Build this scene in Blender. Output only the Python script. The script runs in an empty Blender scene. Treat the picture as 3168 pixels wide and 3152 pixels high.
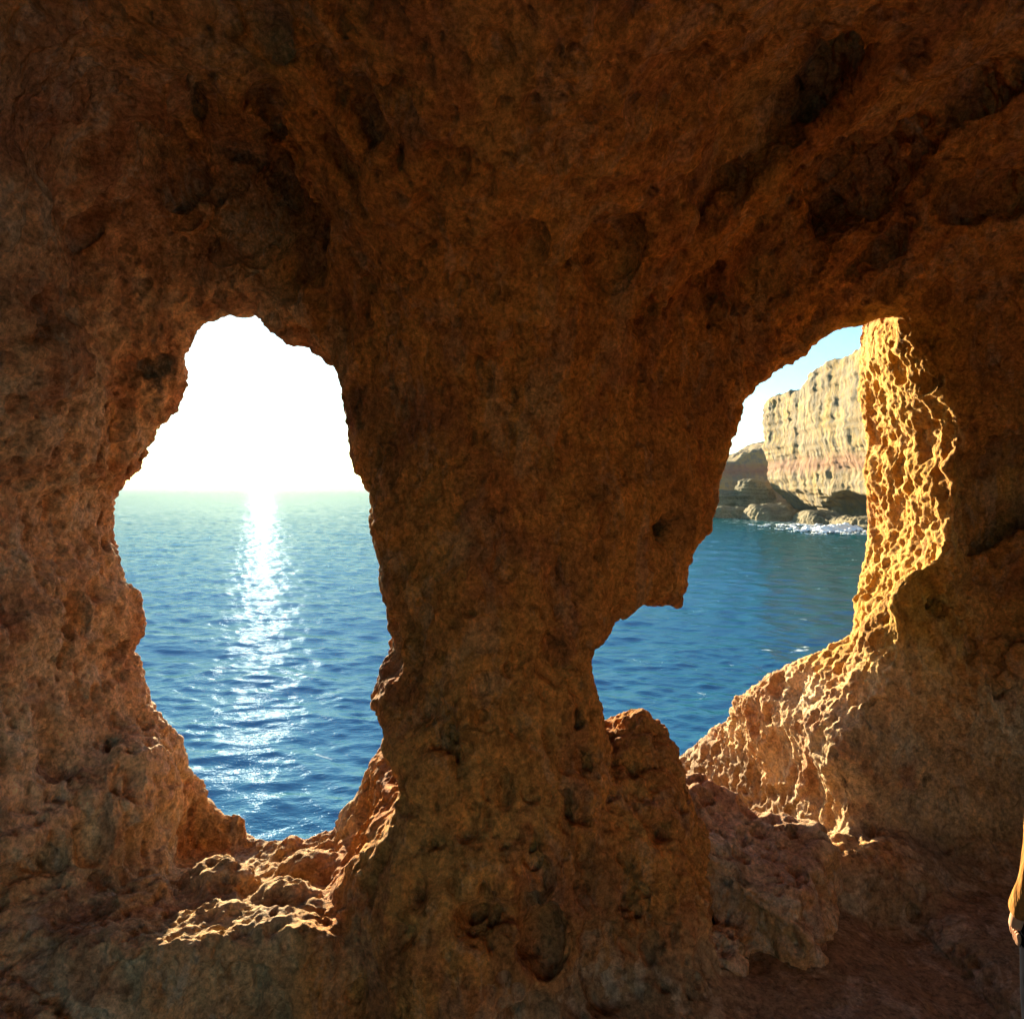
import bpy, bmesh, math, random
import numpy as np
from mathutils import Vector

# ------------------------------------------------------------------ camera, sky, sun, exposure
S = bpy.context.scene
C = S.collection
F_PX = 2180.0; CX = 1584.0; HY = 1504.0
SEA = -7.0                      # the water lies 7 m below the eye
FLOOR = -2.2
cam_d = bpy.data.cameras.new('camera'); cam = bpy.data.objects.new('camera', cam_d); C.objects.link(cam)
cam_d.sensor_fit = 'HORIZONTAL'; cam_d.sensor_width = 36.0
cam_d.lens = 36.0 * F_PX / 3168.0
cam_d.shift_y = -(1576.0 - HY) / 3168.0
cam_d.clip_start = 0.05; cam_d.clip_end = 60000.0
cam.location = (0, 0, 0); cam.rotation_euler = (math.radians(90), 0, 0)
S.camera = cam

SUN_AZ = math.atan2(-774.0, F_PX)          # left of straight ahead
SUN_EL = math.radians(9.3)
sun_dir = Vector((math.sin(SUN_AZ) * math.cos(SUN_EL), math.cos(SUN_AZ) * math.cos(SUN_EL), math.sin(SUN_EL)))
w = bpy.data.worlds.new('World'); S.world = w; w.use_nodes = True
wn = w.node_tree.nodes; wl = w.node_tree.links
sky = wn.new('ShaderNodeTexSky'); sky.sky_type = 'NISHITA'; sky.sun_disc = False
sky.sun_elevation = SUN_EL; sky.sun_rotation = SUN_AZ
sky.altitude = 0; sky.air_density = 1.0; sky.dust_density = 0.15; sky.ozone_density = 1.0
bg = wn['Background']; bg.inputs['Strength'].default_value = 0.05
wb = wn.new('ShaderNodeMix'); wb.data_type = 'RGBA'; wb.blend_type = 'MULTIPLY'; wb.inputs[0].default_value = 1.0
wb.inputs[7].default_value = (0.60, 0.90, 1.12, 1)
wl.new(sky.outputs[0], wb.inputs[6]); wl.new(wb.outputs[2], bg.inputs['Color'])
sl = bpy.data.lights.new('sun', 'SUN'); sl.energy = 5.0; sl.angle = math.radians(0.5); sl.color = (1.0, 0.85, 0.56)
so = bpy.data.objects.new('sun', sl); C.objects.link(so); so.rotation_euler = sun_dir.to_track_quat('Z', 'Y').to_euler()
S.view_settings.view_transform = 'Standard'; S.view_settings.look = 'None'
S.view_settings.exposure = 2.72; S.view_settings.gamma = 1.0; S.view_settings.use_curve_mapping = False
S.render.engine = 'CYCLES'
S.cycles.use_denoising = True; S.cycles.max_bounces = 10; S.cycles.diffuse_bounces = 7; S.cycles.glossy_bounces = 3
S.cycles.caustics_reflective = False; S.cycles.caustics_refractive = False
S.cycles.sample_clamp_indirect = 8.0; S.cycles.sample_clamp_direct = 1.0

# ------------------------------------------------------------------ numpy noise
rng = np.random.RandomState(7)
PERM = np.concatenate([rng.permutation(256)] * 3).astype(np.int32)
GR = rng.normal(size=(256, 3)).astype(np.float32); GR /= np.linalg.norm(GR, axis=1)[:, None]
RV = rng.rand(256, 4).astype(np.float32)
def _h(i, j, k): return PERM[PERM[PERM[i & 255] + (j & 255)] + (k & 255)]
def perlin(P, s, seed=0):
    Q = P.astype(np.float32) / np.asarray(s, np.float32) + np.float32(seed * 17.31)
    I = np.floor(Q).astype(np.int32); f = Q - I
    u = f * f * f * (f * (f * 6 - 15) + 10)
    def g(a, b, c):
        G = GR[_h(I[:, 0] + a, I[:, 1] + b, I[:, 2] + c)]
        return G[:, 0] * (f[:, 0] - a) + G[:, 1] * (f[:, 1] - b) + G[:, 2] * (f[:, 2] - c)
    x0 = [g(0, b, c) * (1 - u[:, 0]) + g(1, b, c) * u[:, 0] for b, c in ((0, 0), (1, 0), (0, 1), (1, 1))]
    y0 = x0[0] * (1 - u[:, 1]) + x0[1] * u[:, 1]; y1 = x0[2] * (1 - u[:, 1]) + x0[3] * u[:, 1]
    return 1.6 * (y0 * (1 - u[:, 2]) + y1 * u[:, 2])
def fbm(P, s, n=3, seed=0, gain=0.5):
    s = np.asarray(s, np.float32); r = 0; a = 1
    for i in range(n):
        r = r + a * perlin(P, s, seed + i); s = s / 2.03; a *= gain
    return r
def worley(P, s, seed=0):
    """distance to the nearest cell point, and that cell's random number"""
    Q = P.astype(np.float32) / np.asarray(s, np.float32) + np.float32(seed * 9.7)
    I = np.floor(Q).astype(np.int32); f = Q - I
    d1 = np.full(len(P), 9, np.float32); d2 = d1.copy(); rid = np.zeros(len(P), np.float32)
    for a in (-1, 0, 1):
        for b in (-1, 0, 1):
            for c in (-1, 0, 1):
                R = RV[_h(I[:, 0] + a, I[:, 1] + b, I[:, 2] + c)]
                d = np.sqrt((a + R[:, 0] - f[:, 0]) ** 2 + (b + R[:, 1] - f[:, 1]) ** 2 + (c + R[:, 2] - f[:, 2]) ** 2)
                m = d < d1
                d2 = np.where(m, d1, np.minimum(d2, d)); rid = np.where(m, R[:, 3], rid); d1 = np.where(m, d, d1)
    return d1, d2, rid
def ss(a, b, x):
    t = np.clip((x - a) / (b - a), 0, 1); return t * t * (3 - 2 * t)
def smin(a, b, k):
    h = np.clip(0.5 + 0.5 * (b - a) / k, 0, 1); return b * (1 - h) + a * h - k * h * (1 - h)
def smax(a, b, k): return -smin(-a, -b, k)
def pt(px, py, Y): return ((px - CX) / F_PX * Y, Y, (HY - py) / F_PX * Y)

# ------------------------------------------------------------------ meshing an implicit solid (surface nets)
def nets(F, xs, ys, zs):
    ins = F < 0
    c = ins[:-1, :-1, :-1].astype(np.int8)
    cnt = np.zeros_like(c)
    for a in (0, 1):
        for b in (0, 1):
            for d in (0, 1):
                cnt += ins[a:ins.shape[0] - 1 + a, b:ins.shape[1] - 1 + b, d:ins.shape[2] - 1 + d]
    act = (cnt > 0) & (cnt < 8)
    I = np.argwhere(act)
    idx = np.full(act.shape, -1, np.int64); idx[act] = np.arange(len(I))
    pos = np.zeros((len(I), 3)); n = np.zeros(len(I))
    for ax in range(3):
        o1, o2 = [q for q in range(3) if q != ax]
        for p in (0, 1):
            for q in (0, 1):
                A = I.copy(); A[:, o1] += p; A[:, o2] += q; B = A.copy(); B[:, ax] += 1
                fa = F[A[:, 0], A[:, 1], A[:, 2]]; fb = F[B[:, 0], B[:, 1], B[:, 2]]
                m = (fa < 0) != (fb < 0)
                t = np.where(m, fa / np.where(m, fa - fb, 1), 0)
                X = A.astype(float); X[:, ax] += t
                pos += np.where(m[:, None], X, 0); n += m
    pos /= n[:, None]
    V = np.stack([np.interp(pos[:, 0], np.arange(len(xs)), xs), np.interp(pos[:, 1], np.arange(len(ys)), ys), np.interp(pos[:, 2], np.arange(len(zs)), zs)], 1)
    Q = []
    for ax in range(3):
        sl0 = [slice(1, -1)] * 3; sl0[ax] = slice(0, -1); sl1 = [slice(1, -1)] * 3; sl1[ax] = slice(1, None)
        a = ins[tuple(sl0)]; b = ins[tuple(sl1)]
        E = np.argwhere(a != b); flip = a[a != b]
        for k in range(3):
            if k != ax: E[:, k] += 1
        o1, o2 = (ax + 1) % 3, (ax + 2) % 3
        def cell(p, q):
            K = E.copy(); K[:, o1] -= p; K[:, o2] -= q; return idx[K[:, 0], K[:, 1], K[:, 2]]
        q = np.stack([cell(1, 1), cell(0, 1), cell(0, 0), cell(1, 0)], 1)
        q[~flip] = q[~flip][:, ::-1]
        Q.append(q)
    Q = np.concatenate(Q); Q = Q[(Q >= 0).all(1)]
    return V, Q
def mesh_np(name, V, Q):
    me = bpy.data.meshes.new(name)
    k = Q.shape[1]
    me.vertices.add(len(V)); me.vertices.foreach_set('co', np.ascontiguousarray(V, np.float32).ravel())
    me.loops.add(Q.size); me.loops.foreach_set('vertex_index', np.ascontiguousarray(Q, np.int32).ravel())
    me.polygons.add(len(Q)); me.polygons.foreach_set('loop_start', np.arange(0, Q.size, k, dtype=np.int32))
    me.polygons.foreach_set('loop_total', np.full(len(Q), k, np.int32))
    me.polygons.foreach_set('use_smooth', np.ones(len(Q), bool))
    me.update(calc_edges=True)
    return me
def mesh_out(me):
    V = np.empty(len(me.vertices) * 3, np.float32); me.vertices.foreach_get('co', V)
    Q = np.empty(len(me.loops), np.int32); me.loops.foreach_get('vertex_index', Q)
    return V.reshape(-1, 3), Q.reshape(-1, 4)
def subdiv(V, Q, n=1):
    me = mesh_np('tmp', V, Q); o = bpy.data.objects.new('tmp', me); C.objects.link(o)
    m = o.modifiers.new('s', 'SUBSURF'); m.levels = n; m.render_levels = n; m.boundary_smooth = 'ALL'
    dg = bpy.context.evaluated_depsgraph_get(); e = o.evaluated_get(dg); em = e.to_mesh()
    r = mesh_out(em); r = (r[0].copy(), r[1].copy())
    e.to_mesh_clear(); bpy.data.objects.remove(o); bpy.data.meshes.remove(me)
    return r
def vnormals(V, Q):
    n = np.cross(V[Q[:, 2]] - V[Q[:, 0]], V[Q[:, 3]] - V[Q[:, 1]])
    N = np.stack([np.bincount(Q.ravel(), np.repeat(n[:, k], 4), len(V)) for k in range(3)], 1)
    return (N / (np.linalg.norm(N, axis=1)[:, None] + 1e-12)).astype(np.float32)

# ------------------------------------------------------------------ materials
def nodes(name):
    m = bpy.data.materials.new(name); m.use_nodes = True
    return m, m.node_tree.nodes, m.node_tree.links, m.node_tree.nodes['Principled BSDF']
def ramp(n, stops):
    r = n.new('ShaderNodeValToRGB'); e = r.color_ramp.elements
    while len(e) < len(stops): e.new(0.5)
    for k, (p, c) in zip(e, stops): k.position = p; k.color = (*c, 1) if len(c) == 3 else c
    return r
def noise_n(n, l, co, scale, detail=6, rough=0.6, dist=0.0):
    t = n.new('ShaderNodeTexNoise'); t.inputs['Scale'].default_value = scale; t.inputs['Detail'].default_value = detail
    t.inputs['Roughness'].default_value = rough; t.inputs['Distortion'].default_value = dist
    l.new(co, t.inputs['Vector']); return t
def mapping(n, l, co, sc):
    m = n.new('ShaderNodeMapping'); m.inputs['Scale'].default_value = sc; l.new(co, m.inputs['Vector']); return m.outputs[0]
def mix(n, l, a, b, f, mode='MIX'):
    m = n.new('ShaderNodeMix'); m.data_type = 'RGBA'; m.blend_type = mode
    for s, v in ((m.inputs[6], a), (m.inputs[7], b)):
        if isinstance(v, tuple): s.default_value = (*v, 1)
        else: l.new(v, s)
    if isinstance(f, (int, float)): m.inputs[0].default_value = f
    else: l.new(f, m.inputs[0])
    return m.outputs[2]
def rock_mat(name, base, pale, dark, red, size=1.0, pits=0.5, bump=1.0, red_amt=0.5, pale_amt=0.5):
    m, n, l, b = nodes(name)
    co = n.new('ShaderNodeTexCoord').outputs['Object']
    co = mapping(n, l, co, (1 / size,) * 3)
    big = noise_n(n, l, co, 1.3, 5, 0.6, 0.6)
    r1 = ramp(n, [(0.35, dark), (0.52, base), (0.72, base)]); l.new(big.outputs[0], r1.inputs[0])
    m2 = noise_n(n, l, mapping(n, l, co, (1, 1, 0.45)), 4.0, 8, 0.65, 0.4)
    f2 = ramp(n, [(0.5, (0, 0, 0)), (0.68, (pale_amt,) * 3)]); l.new(m2.outputs[0], f2.inputs[0])
    c = mix(n, l, r1.outputs[0], pale, f2.outputs[0])
    m3 = noise_n(n, l, mapping(n, l, co, (1, 1, 0.8)), 2.1, 6, 0.6, 1.0)
    f3 = ramp(n, [(0.5, (0, 0, 0)), (0.64, (red_amt,) * 3)]); l.new(m3.outputs[0], f3.inputs[0])
    c = mix(n, l, c, red, f3.outputs[0])
    fine = noise_n(n, l, co, 40, 6, 0.7)
    f4 = ramp(n, [(0.3, (0.62,) * 3), (0.7, (1.3,) * 3)]); l.new(fine.outputs[0], f4.inputs[0])
    c = mix(n, l, c, f4.outputs[0], 1.0, 'MULTIPLY')
    l.new(c, b.inputs['Base Color'])
    b.inputs['Roughness'].default_value = 0.95; b.inputs['Specular IOR Level'].default_value = 0.15
    # bump: sandy grain, crusts, little holes
    vo = n.new('ShaderNodeTexVoronoi'); vo.inputs['Scale'].default_value = 26; vo.inputs['Randomness'].default_value = 1
    wv = noise_n(n, l, co, 9, 3, 0.5)
    vv = n.new('ShaderNodeVectorMath'); vv.operation = 'MULTIPLY_ADD'; l.new(wv.outputs[1], vv.inputs[0]); vv.inputs[1].default_value = (0.12,) * 3; l.new(co, vv.inputs[2])
    l.new(vv.outputs[0], vo.inputs['Vector'])
    hole = ramp(n, [(0.0, (0, 0, 0)), (0.42, (1, 1, 1))]); l.new(vo.outputs['Distance'], hole.inputs[0])
    nz = noise_n(n, l, co, 14, 9, 0.68)
    a = n.new('ShaderNodeMath'); a.operation = 'MULTIPLY_ADD'; l.new(hole.outputs[0], a.inputs[0]); a.inputs[1].default_value = pits; l.new(nz.outputs[0], a.inputs[2])
    bp = n.new('ShaderNodeBump'); bp.inputs['Strength'].default_value = 1.0; bp.inputs['Distance'].default_value = 0.022 * bump * size
    l.new(a.outputs[0], bp.inputs['Height'])
    nf = noise_n(n, l, co, 90, 5, 0.7)
    bp2 = n.new('ShaderNodeBump'); bp2.inputs['Strength'].default_value = 0.8; bp2.inputs['Distance'].default_value = 0.004 * bump * size
    l.new(nf.outputs[0], bp2.inputs['Height']); l.new(bp.outputs[0], bp2.inputs['Normal'])
    l.new(bp2.outputs[0], b.inputs['Normal'])
    return m
OCH = (0.48, 0.235, 0.075)
M_wall = rock_mat('cave_rock', OCH, (0.56, 0.40, 0.22), (0.30, 0.16, 0.06), (0.42, 0.15, 0.06))
def cave_mat():
    m, n, l, b = nodes('layered_cave_rock')
    co = n.new('ShaderNodeTexCoord').outputs['Object']
    at = n.new('ShaderNodeAttribute'); at.attribute_name = 'zone'
    sp = n.new('ShaderNodeSeparateColor'); l.new(at.outputs['Color'], sp.inputs[0])
    big = noise_n(n, l, co, 1.3, 5, 0.6, 0.6)
    tones = [((0.44, 0.19, 0.065), (0.68, 0.285, 0.07), (0.66, 0.34, 0.10)),      # orange brown
             ((0.55, 0.30, 0.17), (0.76, 0.47, 0.26), (0.82, 0.60, 0.38)),         # pale pinkish wall
             ((0.34, 0.155, 0.028), (0.44, 0.23, 0.04), (0.48, 0.27, 0.065)),         # yellow jamb
             ((0.46, 0.25, 0.11), (0.62, 0.38, 0.18), (0.70, 0.52, 0.31))]         # cream crust
    col = None
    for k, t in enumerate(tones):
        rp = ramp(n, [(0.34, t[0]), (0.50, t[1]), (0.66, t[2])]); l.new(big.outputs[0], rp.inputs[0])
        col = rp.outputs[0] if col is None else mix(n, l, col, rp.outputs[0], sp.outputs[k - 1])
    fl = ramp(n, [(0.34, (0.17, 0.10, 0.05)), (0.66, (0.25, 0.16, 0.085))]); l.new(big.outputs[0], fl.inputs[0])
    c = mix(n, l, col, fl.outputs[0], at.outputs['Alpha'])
    # pale crust in streaks, reddish iron patches
    m2 = noise_n(n, l, mapping(n, l, co, (1, 1, 0.4)), 5.0, 8, 0.68, 0.8)
    f2 = ramp(n, [(0.53, (0, 0, 0)), (0.59, (0.6,) * 3)]); l.new(m2.outputs[0], f2.inputs[0])
    k2 = n.new('ShaderNodeMath'); k2.operation = 'MULTIPLY_ADD'; l.new(sp.outputs[0], k2.inputs[0]); k2.inputs[1].default_value = 0.8; k2.inputs[2].default_value = 0.35
    k2b = n.new('ShaderNodeMath'); k2b.operation = 'MULTIPLY_ADD'; k2b.use_clamp = True; l.new(sp.outputs[1], k2b.inputs[0]); k2b.inputs[1].default_value = -0.28; l.new(k2.outputs[0], k2b.inputs[2])
    k3 = n.new('ShaderNodeMath'); k3.operation = 'MULTIPLY'; l.new(f2.outputs[0], k3.inputs[0]); l.new(k2b.outputs[0], k3.inputs[1])
    c = mix(n, l, c, (0.62, 0.50, 0.36), k3.outputs[0])
    m3 = noise_n(n, l, mapping(n, l, co, (1, 1, 0.8)), 2.1, 6, 0.6, 1.0)
    f3 = ramp(n, [(0.51, (0, 0, 0)), (0.59, (0.6,) * 3)]); l.new(m3.outputs[0], f3.inputs[0])
    k4 = n.new('ShaderNodeMath'); k4.operation = 'MULTIPLY_ADD'; l.new(sp.outputs[1], k4.inputs[0]); k4.inputs[1].default_value = -0.75; k4.inputs[2].default_value = 0.8
    k6 = n.new('ShaderNodeMath'); k6.operation = 'MULTIPLY_ADD'; l.new(at.outputs['Alpha'], k6.inputs[0]); k6.inputs[1].default_value = -0.9; k6.inputs[2].default_value = 1.0
    k7 = n.new('ShaderNodeMath'); k7.operation = 'MULTIPLY'; l.new(f3.outputs[0], k7.inputs[0]); l.new(k6.outputs[0], k7.inputs[1])
    k5 = n.new('ShaderNodeMath'); k5.operation = 'MULTIPLY'; l.new(k7.outputs[0], k5.inputs[0]); l.new(k4.outputs[0], k5.inputs[1])
    c = mix(n, l, c, (0.40, 0.13, 0.055), k5.outputs[0])
    m5 = noise_n(n, l, co, 3.3, 7, 0.7, 0.5)
    f5 = ramp(n, [(0.55, (1, 1, 1)), (0.68, (0.62, 0.60, 0.60))]); l.new(m5.outputs[0], f5.inputs[0])
    c = mix(n, l, c, f5.outputs[0], 1.0, 'MULTIPLY')
    fine = noise_n(n, l, co, 45, 7, 0.75)
    f4 = ramp(n, [(0.36, (0.58,) * 3), (0.62, (1.38,) * 3)]); l.new(fine.outputs[0], f4.inputs[0])
    c = mix(n, l, c, f4.outputs[0], 1.0, 'MULTIPLY')
    m6 = noise_n(n, l, mapping(n, l, co, (1, 1, 0.6)), 16, 6, 0.7, 0.3)
    f6 = ramp(n, [(0.40, (0.68, 0.65, 0.62)), (0.47, (1, 1, 1)), (0.57, (1.03, 1.03, 1.03)), (0.63, (1.32, 1.29, 1.22))]); l.new(m6.outputs[0], f6.inputs[0])
    c = mix(n, l, c, f6.outputs[0], 1.0, 'MULTIPLY')
    l.new(c, b.inputs['Base Color']); b.inputs['Roughness'].default_value = 0.95; b.inputs['Specular IOR Level'].default_value = 0.12
    amt = n.new('ShaderNodeMath'); amt.operation = 'MULTIPLY_ADD'; l.new(at.outputs['Alpha'], amt.inputs[0]); amt.inputs[1].default_value = -0.75
    am2 = n.new('ShaderNodeMath'); am2.operation = 'MULTIPLY_ADD'; l.new(sp.outputs[1], am2.inputs[0]); am2.inputs[1].default_value = -0.55; am2.inputs[2].default_value = 1.0; l.new(am2.outputs[0], amt.inputs[2])
    vo = n.new('ShaderNodeTexVoronoi'); vo.inputs['Scale'].default_value = 24
    wv = noise_n(n, l, co, 9, 3, 0.5)
    vv = n.new('ShaderNodeVectorMath'); vv.operation = 'MULTIPLY_ADD'; l.new(wv.outputs[1], vv.inputs[0]); vv.inputs[1].default_value = (0.14,) * 3; l.new(co, vv.inputs[2])
    l.new(vv.outputs[0], vo.inputs['Vector'])
    hole = ramp(n, [(0.0, (0, 0, 0)), (0.40, (1, 1, 1))]); l.new(vo.outputs['Distance'], hole.inputs[0])
    nz = noise_n(n, l, co, 15, 10, 0.72)
    a = n.new('ShaderNodeMath'); a.operation = 'MULTIPLY_ADD'; l.new(hole.outputs[0], a.inputs[0]); a.inputs[1].default_value = 0.45; l.new(nz.outputs[0], a.inputs[2])
    bp = n.new('ShaderNodeBump'); bp.inputs['Distance'].default_value = 0.055; l.new(a.outputs[0], bp.inputs['Height']); l.new(amt.outputs[0], bp.inputs['Strength'])
    nf = noise_n(n, l, co, 85, 6, 0.75)
    bp2 = n.new('ShaderNodeBump'); bp2.inputs['Distance'].default_value = 0.012; l.new(nf.outputs[0], bp2.inputs['Height']); l.new(amt.outputs[0], bp2.inputs['Strength']); l.new(bp.outputs[0], bp2.inputs['Normal'])
    l.new(bp2.outputs[0], b.inputs['Normal'])
    return m
M_cave = cave_mat()

# ------------------------------------------------------------------ the cave: an implicit solid
LW = [(612,1035),(649,998),(707,988),(730,1001),(801,998),(822,1025),(859,1052),(930,1083),(960,1076),(997,1110),(1034,1150),(1045,1204),(1055,1265),(1075,1373),(1109,1475),(1143,1549),(1156,1637),(1180,1698),(1197,1732),(1185,1779),(1204,1847),(1200,1914),(1210,1955),(1183,2009),(1173,2050),(1158,2077),(1163,2144),(1194,2151),(1205,2200),(1212,2229),(1249,2252),(1205,2283),(1171,2310),(1144,2350),(1117,2410),(1097,2458),(1057,2505),(1037,2552),(1003,2555),(976,2579),(942,2594),(915,2572),(875,2579),(835,2565),(808,2565),(804,2511),(787,2518),(764,2491),(720,2481),(680,2471),(633,2411),(592,2377),(586,2330),(559,2283),(538,2242),(498,2209),(471,2175),(464,2121),(448,2081),(437,2034),(419,2009),(446,1955),(446,1847),(440,1813),(406,1772),(386,1691),(365,1650),(369,1569),(399,1502),(433,1475),(467,1427),(500,1346),(541,1285),(575,1218),(595,1204),(585,1170),(595,1137),(582,1096),(605,1069)]
RW = [(2669,972),(2625,969),(2575,983),(2531,1002),(2504,1019),(2476,1038),(2459,1060),(2437,1082),(2432,1107),(2404,1132),(2376,1149),(2343,1187),(2310,1207),(2277,1237),(2257,1276),(2246,1326),(2233,1375),(2230,1397),(2216,1458),(2210,1497),(2202,1558),(2183,1596),(2166,1635),(2144,1652),(2122,1674),(2103,1707),(2102,1745),(2082,1800),(2082,1840),(2055,1864),(2028,1857),(1954,1857),(1927,1884),(1886,1901),(1866,1942),(1839,1969),(1825,2009),(1822,2050),(1839,2077),(1852,2111),(1842,2160),(1850,2300),(1950,2350),(2130,2425),(2300,2500),(2480,2590),(2560,2560),(2600,2200),(2600,2060),(2586,2018),(2615,1997),(2643,1948),(2646,1891),(2643,1856),(2664,1821),(2675,1740),(2686,1663),(2689,1608),(2686,1536),(2680,1453),(2689,1370),(2675,1315),(2664,1232),(2661,1149),(2664,1077),(2672,1011)]  # lower edge hidden by the boulder is raised to keep sun off the floor
YL = 4.0
RW_A, RW_B = 3.60, 0.56         # the right opening lies in the slanting plane y = A + B x
LWp = np.array([pt(px, py, YL)[::2] for px, py in LW])
def rplane(px):
    k = (px - CX) / F_PX; return RW_A / (1 - RW_B * k)
RWp = np.array([pt(px, py, rplane(px))[::2] for px, py in RW])
def sd_poly(px, pz, P):
    """signed distance to a polygon, negative inside"""
    d = np.full(px.shape, 1e9); s = np.ones(px.shape)
    n = len(P)
    for i in range(n):
        a = P[i]; b = P[i - 1]
        ex, ez = b[0] - a[0], b[1] - a[1]; wx, wz = px - a[0], pz - a[1]
        t = np.clip((wx * ex + wz * ez) / (ex * ex + ez * ez), 0, 1)
        d = np.minimum(d, (wx - ex * t) ** 2 + (wz - ez * t) ** 2)
        c1 = pz >= a[1]; c2 = pz < b[1]; c3 = ex * wz > ez * wx
        s = np.where((c1 & c2 & c3) | (~c1 & ~c2 & ~c3), -s, s)
    return s * np.sqrt(d)
# tables of the polygon distances, looked up bilinearly
TX = np.arange(-4.0, 5.0, 0.02); TZ = np.arange(-3.6, 3.6, 0.02)
GX, GZ = np.meshgrid(TX, TZ, indexing='ij')
TL = sd_poly(GX, GZ, LWp); TR = sd_poly(GX, GZ, RWp)
def look(T, x, z):
    fx = np.clip((x - TX[0]) / 0.02, 0, len(TX) - 1.001); fz = np.clip((z - TZ[0]) / 0.02, 0, len(TZ) - 1.001)
    i = fx.astype(int); j = fz.astype(int); u = fx - i; v = fz - j
    return (T[i, j] * (1 - u) + T[i + 1, j] * u) * (1 - v) + (T[i, j + 1] * (1 - u) + T[i + 1, j + 1] * u) * v

# depth of the rock face looking at the cave's inside, from control points
CP = [(1450,1500,3.30),(1250,1500,3.45),(1900,1500,3.55),(2180,1450,3.85),(1450,1000,3.2),(1300,2100,3.2),(1750,2200,3.2),(1450,2500,3.0),(1800,2600,3.05),
      (1500,3050,2.7),(1100,2750,3.05),(1050,3050,2.85),(2050,2900,3.1),(2150,2500,3.6),
      (1400,500,2.9),(1400,100,2.35),(700,850,3.75),(700,500,3.5),(700,150,2.9),(1100,700,3.3),(1050,200,2.8),(400,1300,3.9),(400,2200,3.9),(250,2500,3.7),
      (650,2550,4.1),(650,2700,4.1),(900,2650,4.0),(420,2650,3.95),(650,3000,3.9),(200,3000,3.6),(1900,900,3.4),(1900,400,2.9),(2200,900,3.8),(2400,750,3.9),(2600,850,4.15),(2400,300,3.1),(2900,300,3.3),(2800,700,3.8),
      (3000,900,4.0),(2950,1500,4.1),(2950,2100,4.2),(2700,2300,4.2),(2700,2600,4.15),(3200,1500,4.1),(3200,2300,4.3),(3300,700,3.7),(2750,1300,4.1),
      (-100,1500,4.0),(-100,2500,3.9),(-100,500,3.6),(3800,1500,4.0),(3800,2600,4.2),(2350,2700,4.2),(650,1500,4.0),(750,2000,4.0),(2450,1500,4.2)]
cp = np.array([pt(*c) for c in CP]); cpx = cp[:, [0, 2]]; cpy = cp[:, 1]
def kern(A, B): return np.exp(-((A[:, None, :] - B[None]) ** 2).sum(-1) / (2 * 0.55 ** 2))
K = kern(cpx, cpx) + 0.12 * np.eye(len(cp)); Wt = np.linalg.solve(K, cpy - 3.7)
def face_table():
    P = np.stack([GX.ravel()[::1], GZ.ravel()], 1); out = np.zeros(len(P))
    for i in range(0, len(P), 40000): out[i:i + 40000] = 3.7 + kern(P[i:i + 40000], cpx) @ Wt
    return out.reshape(GX.shape)
TF = face_table()

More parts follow.
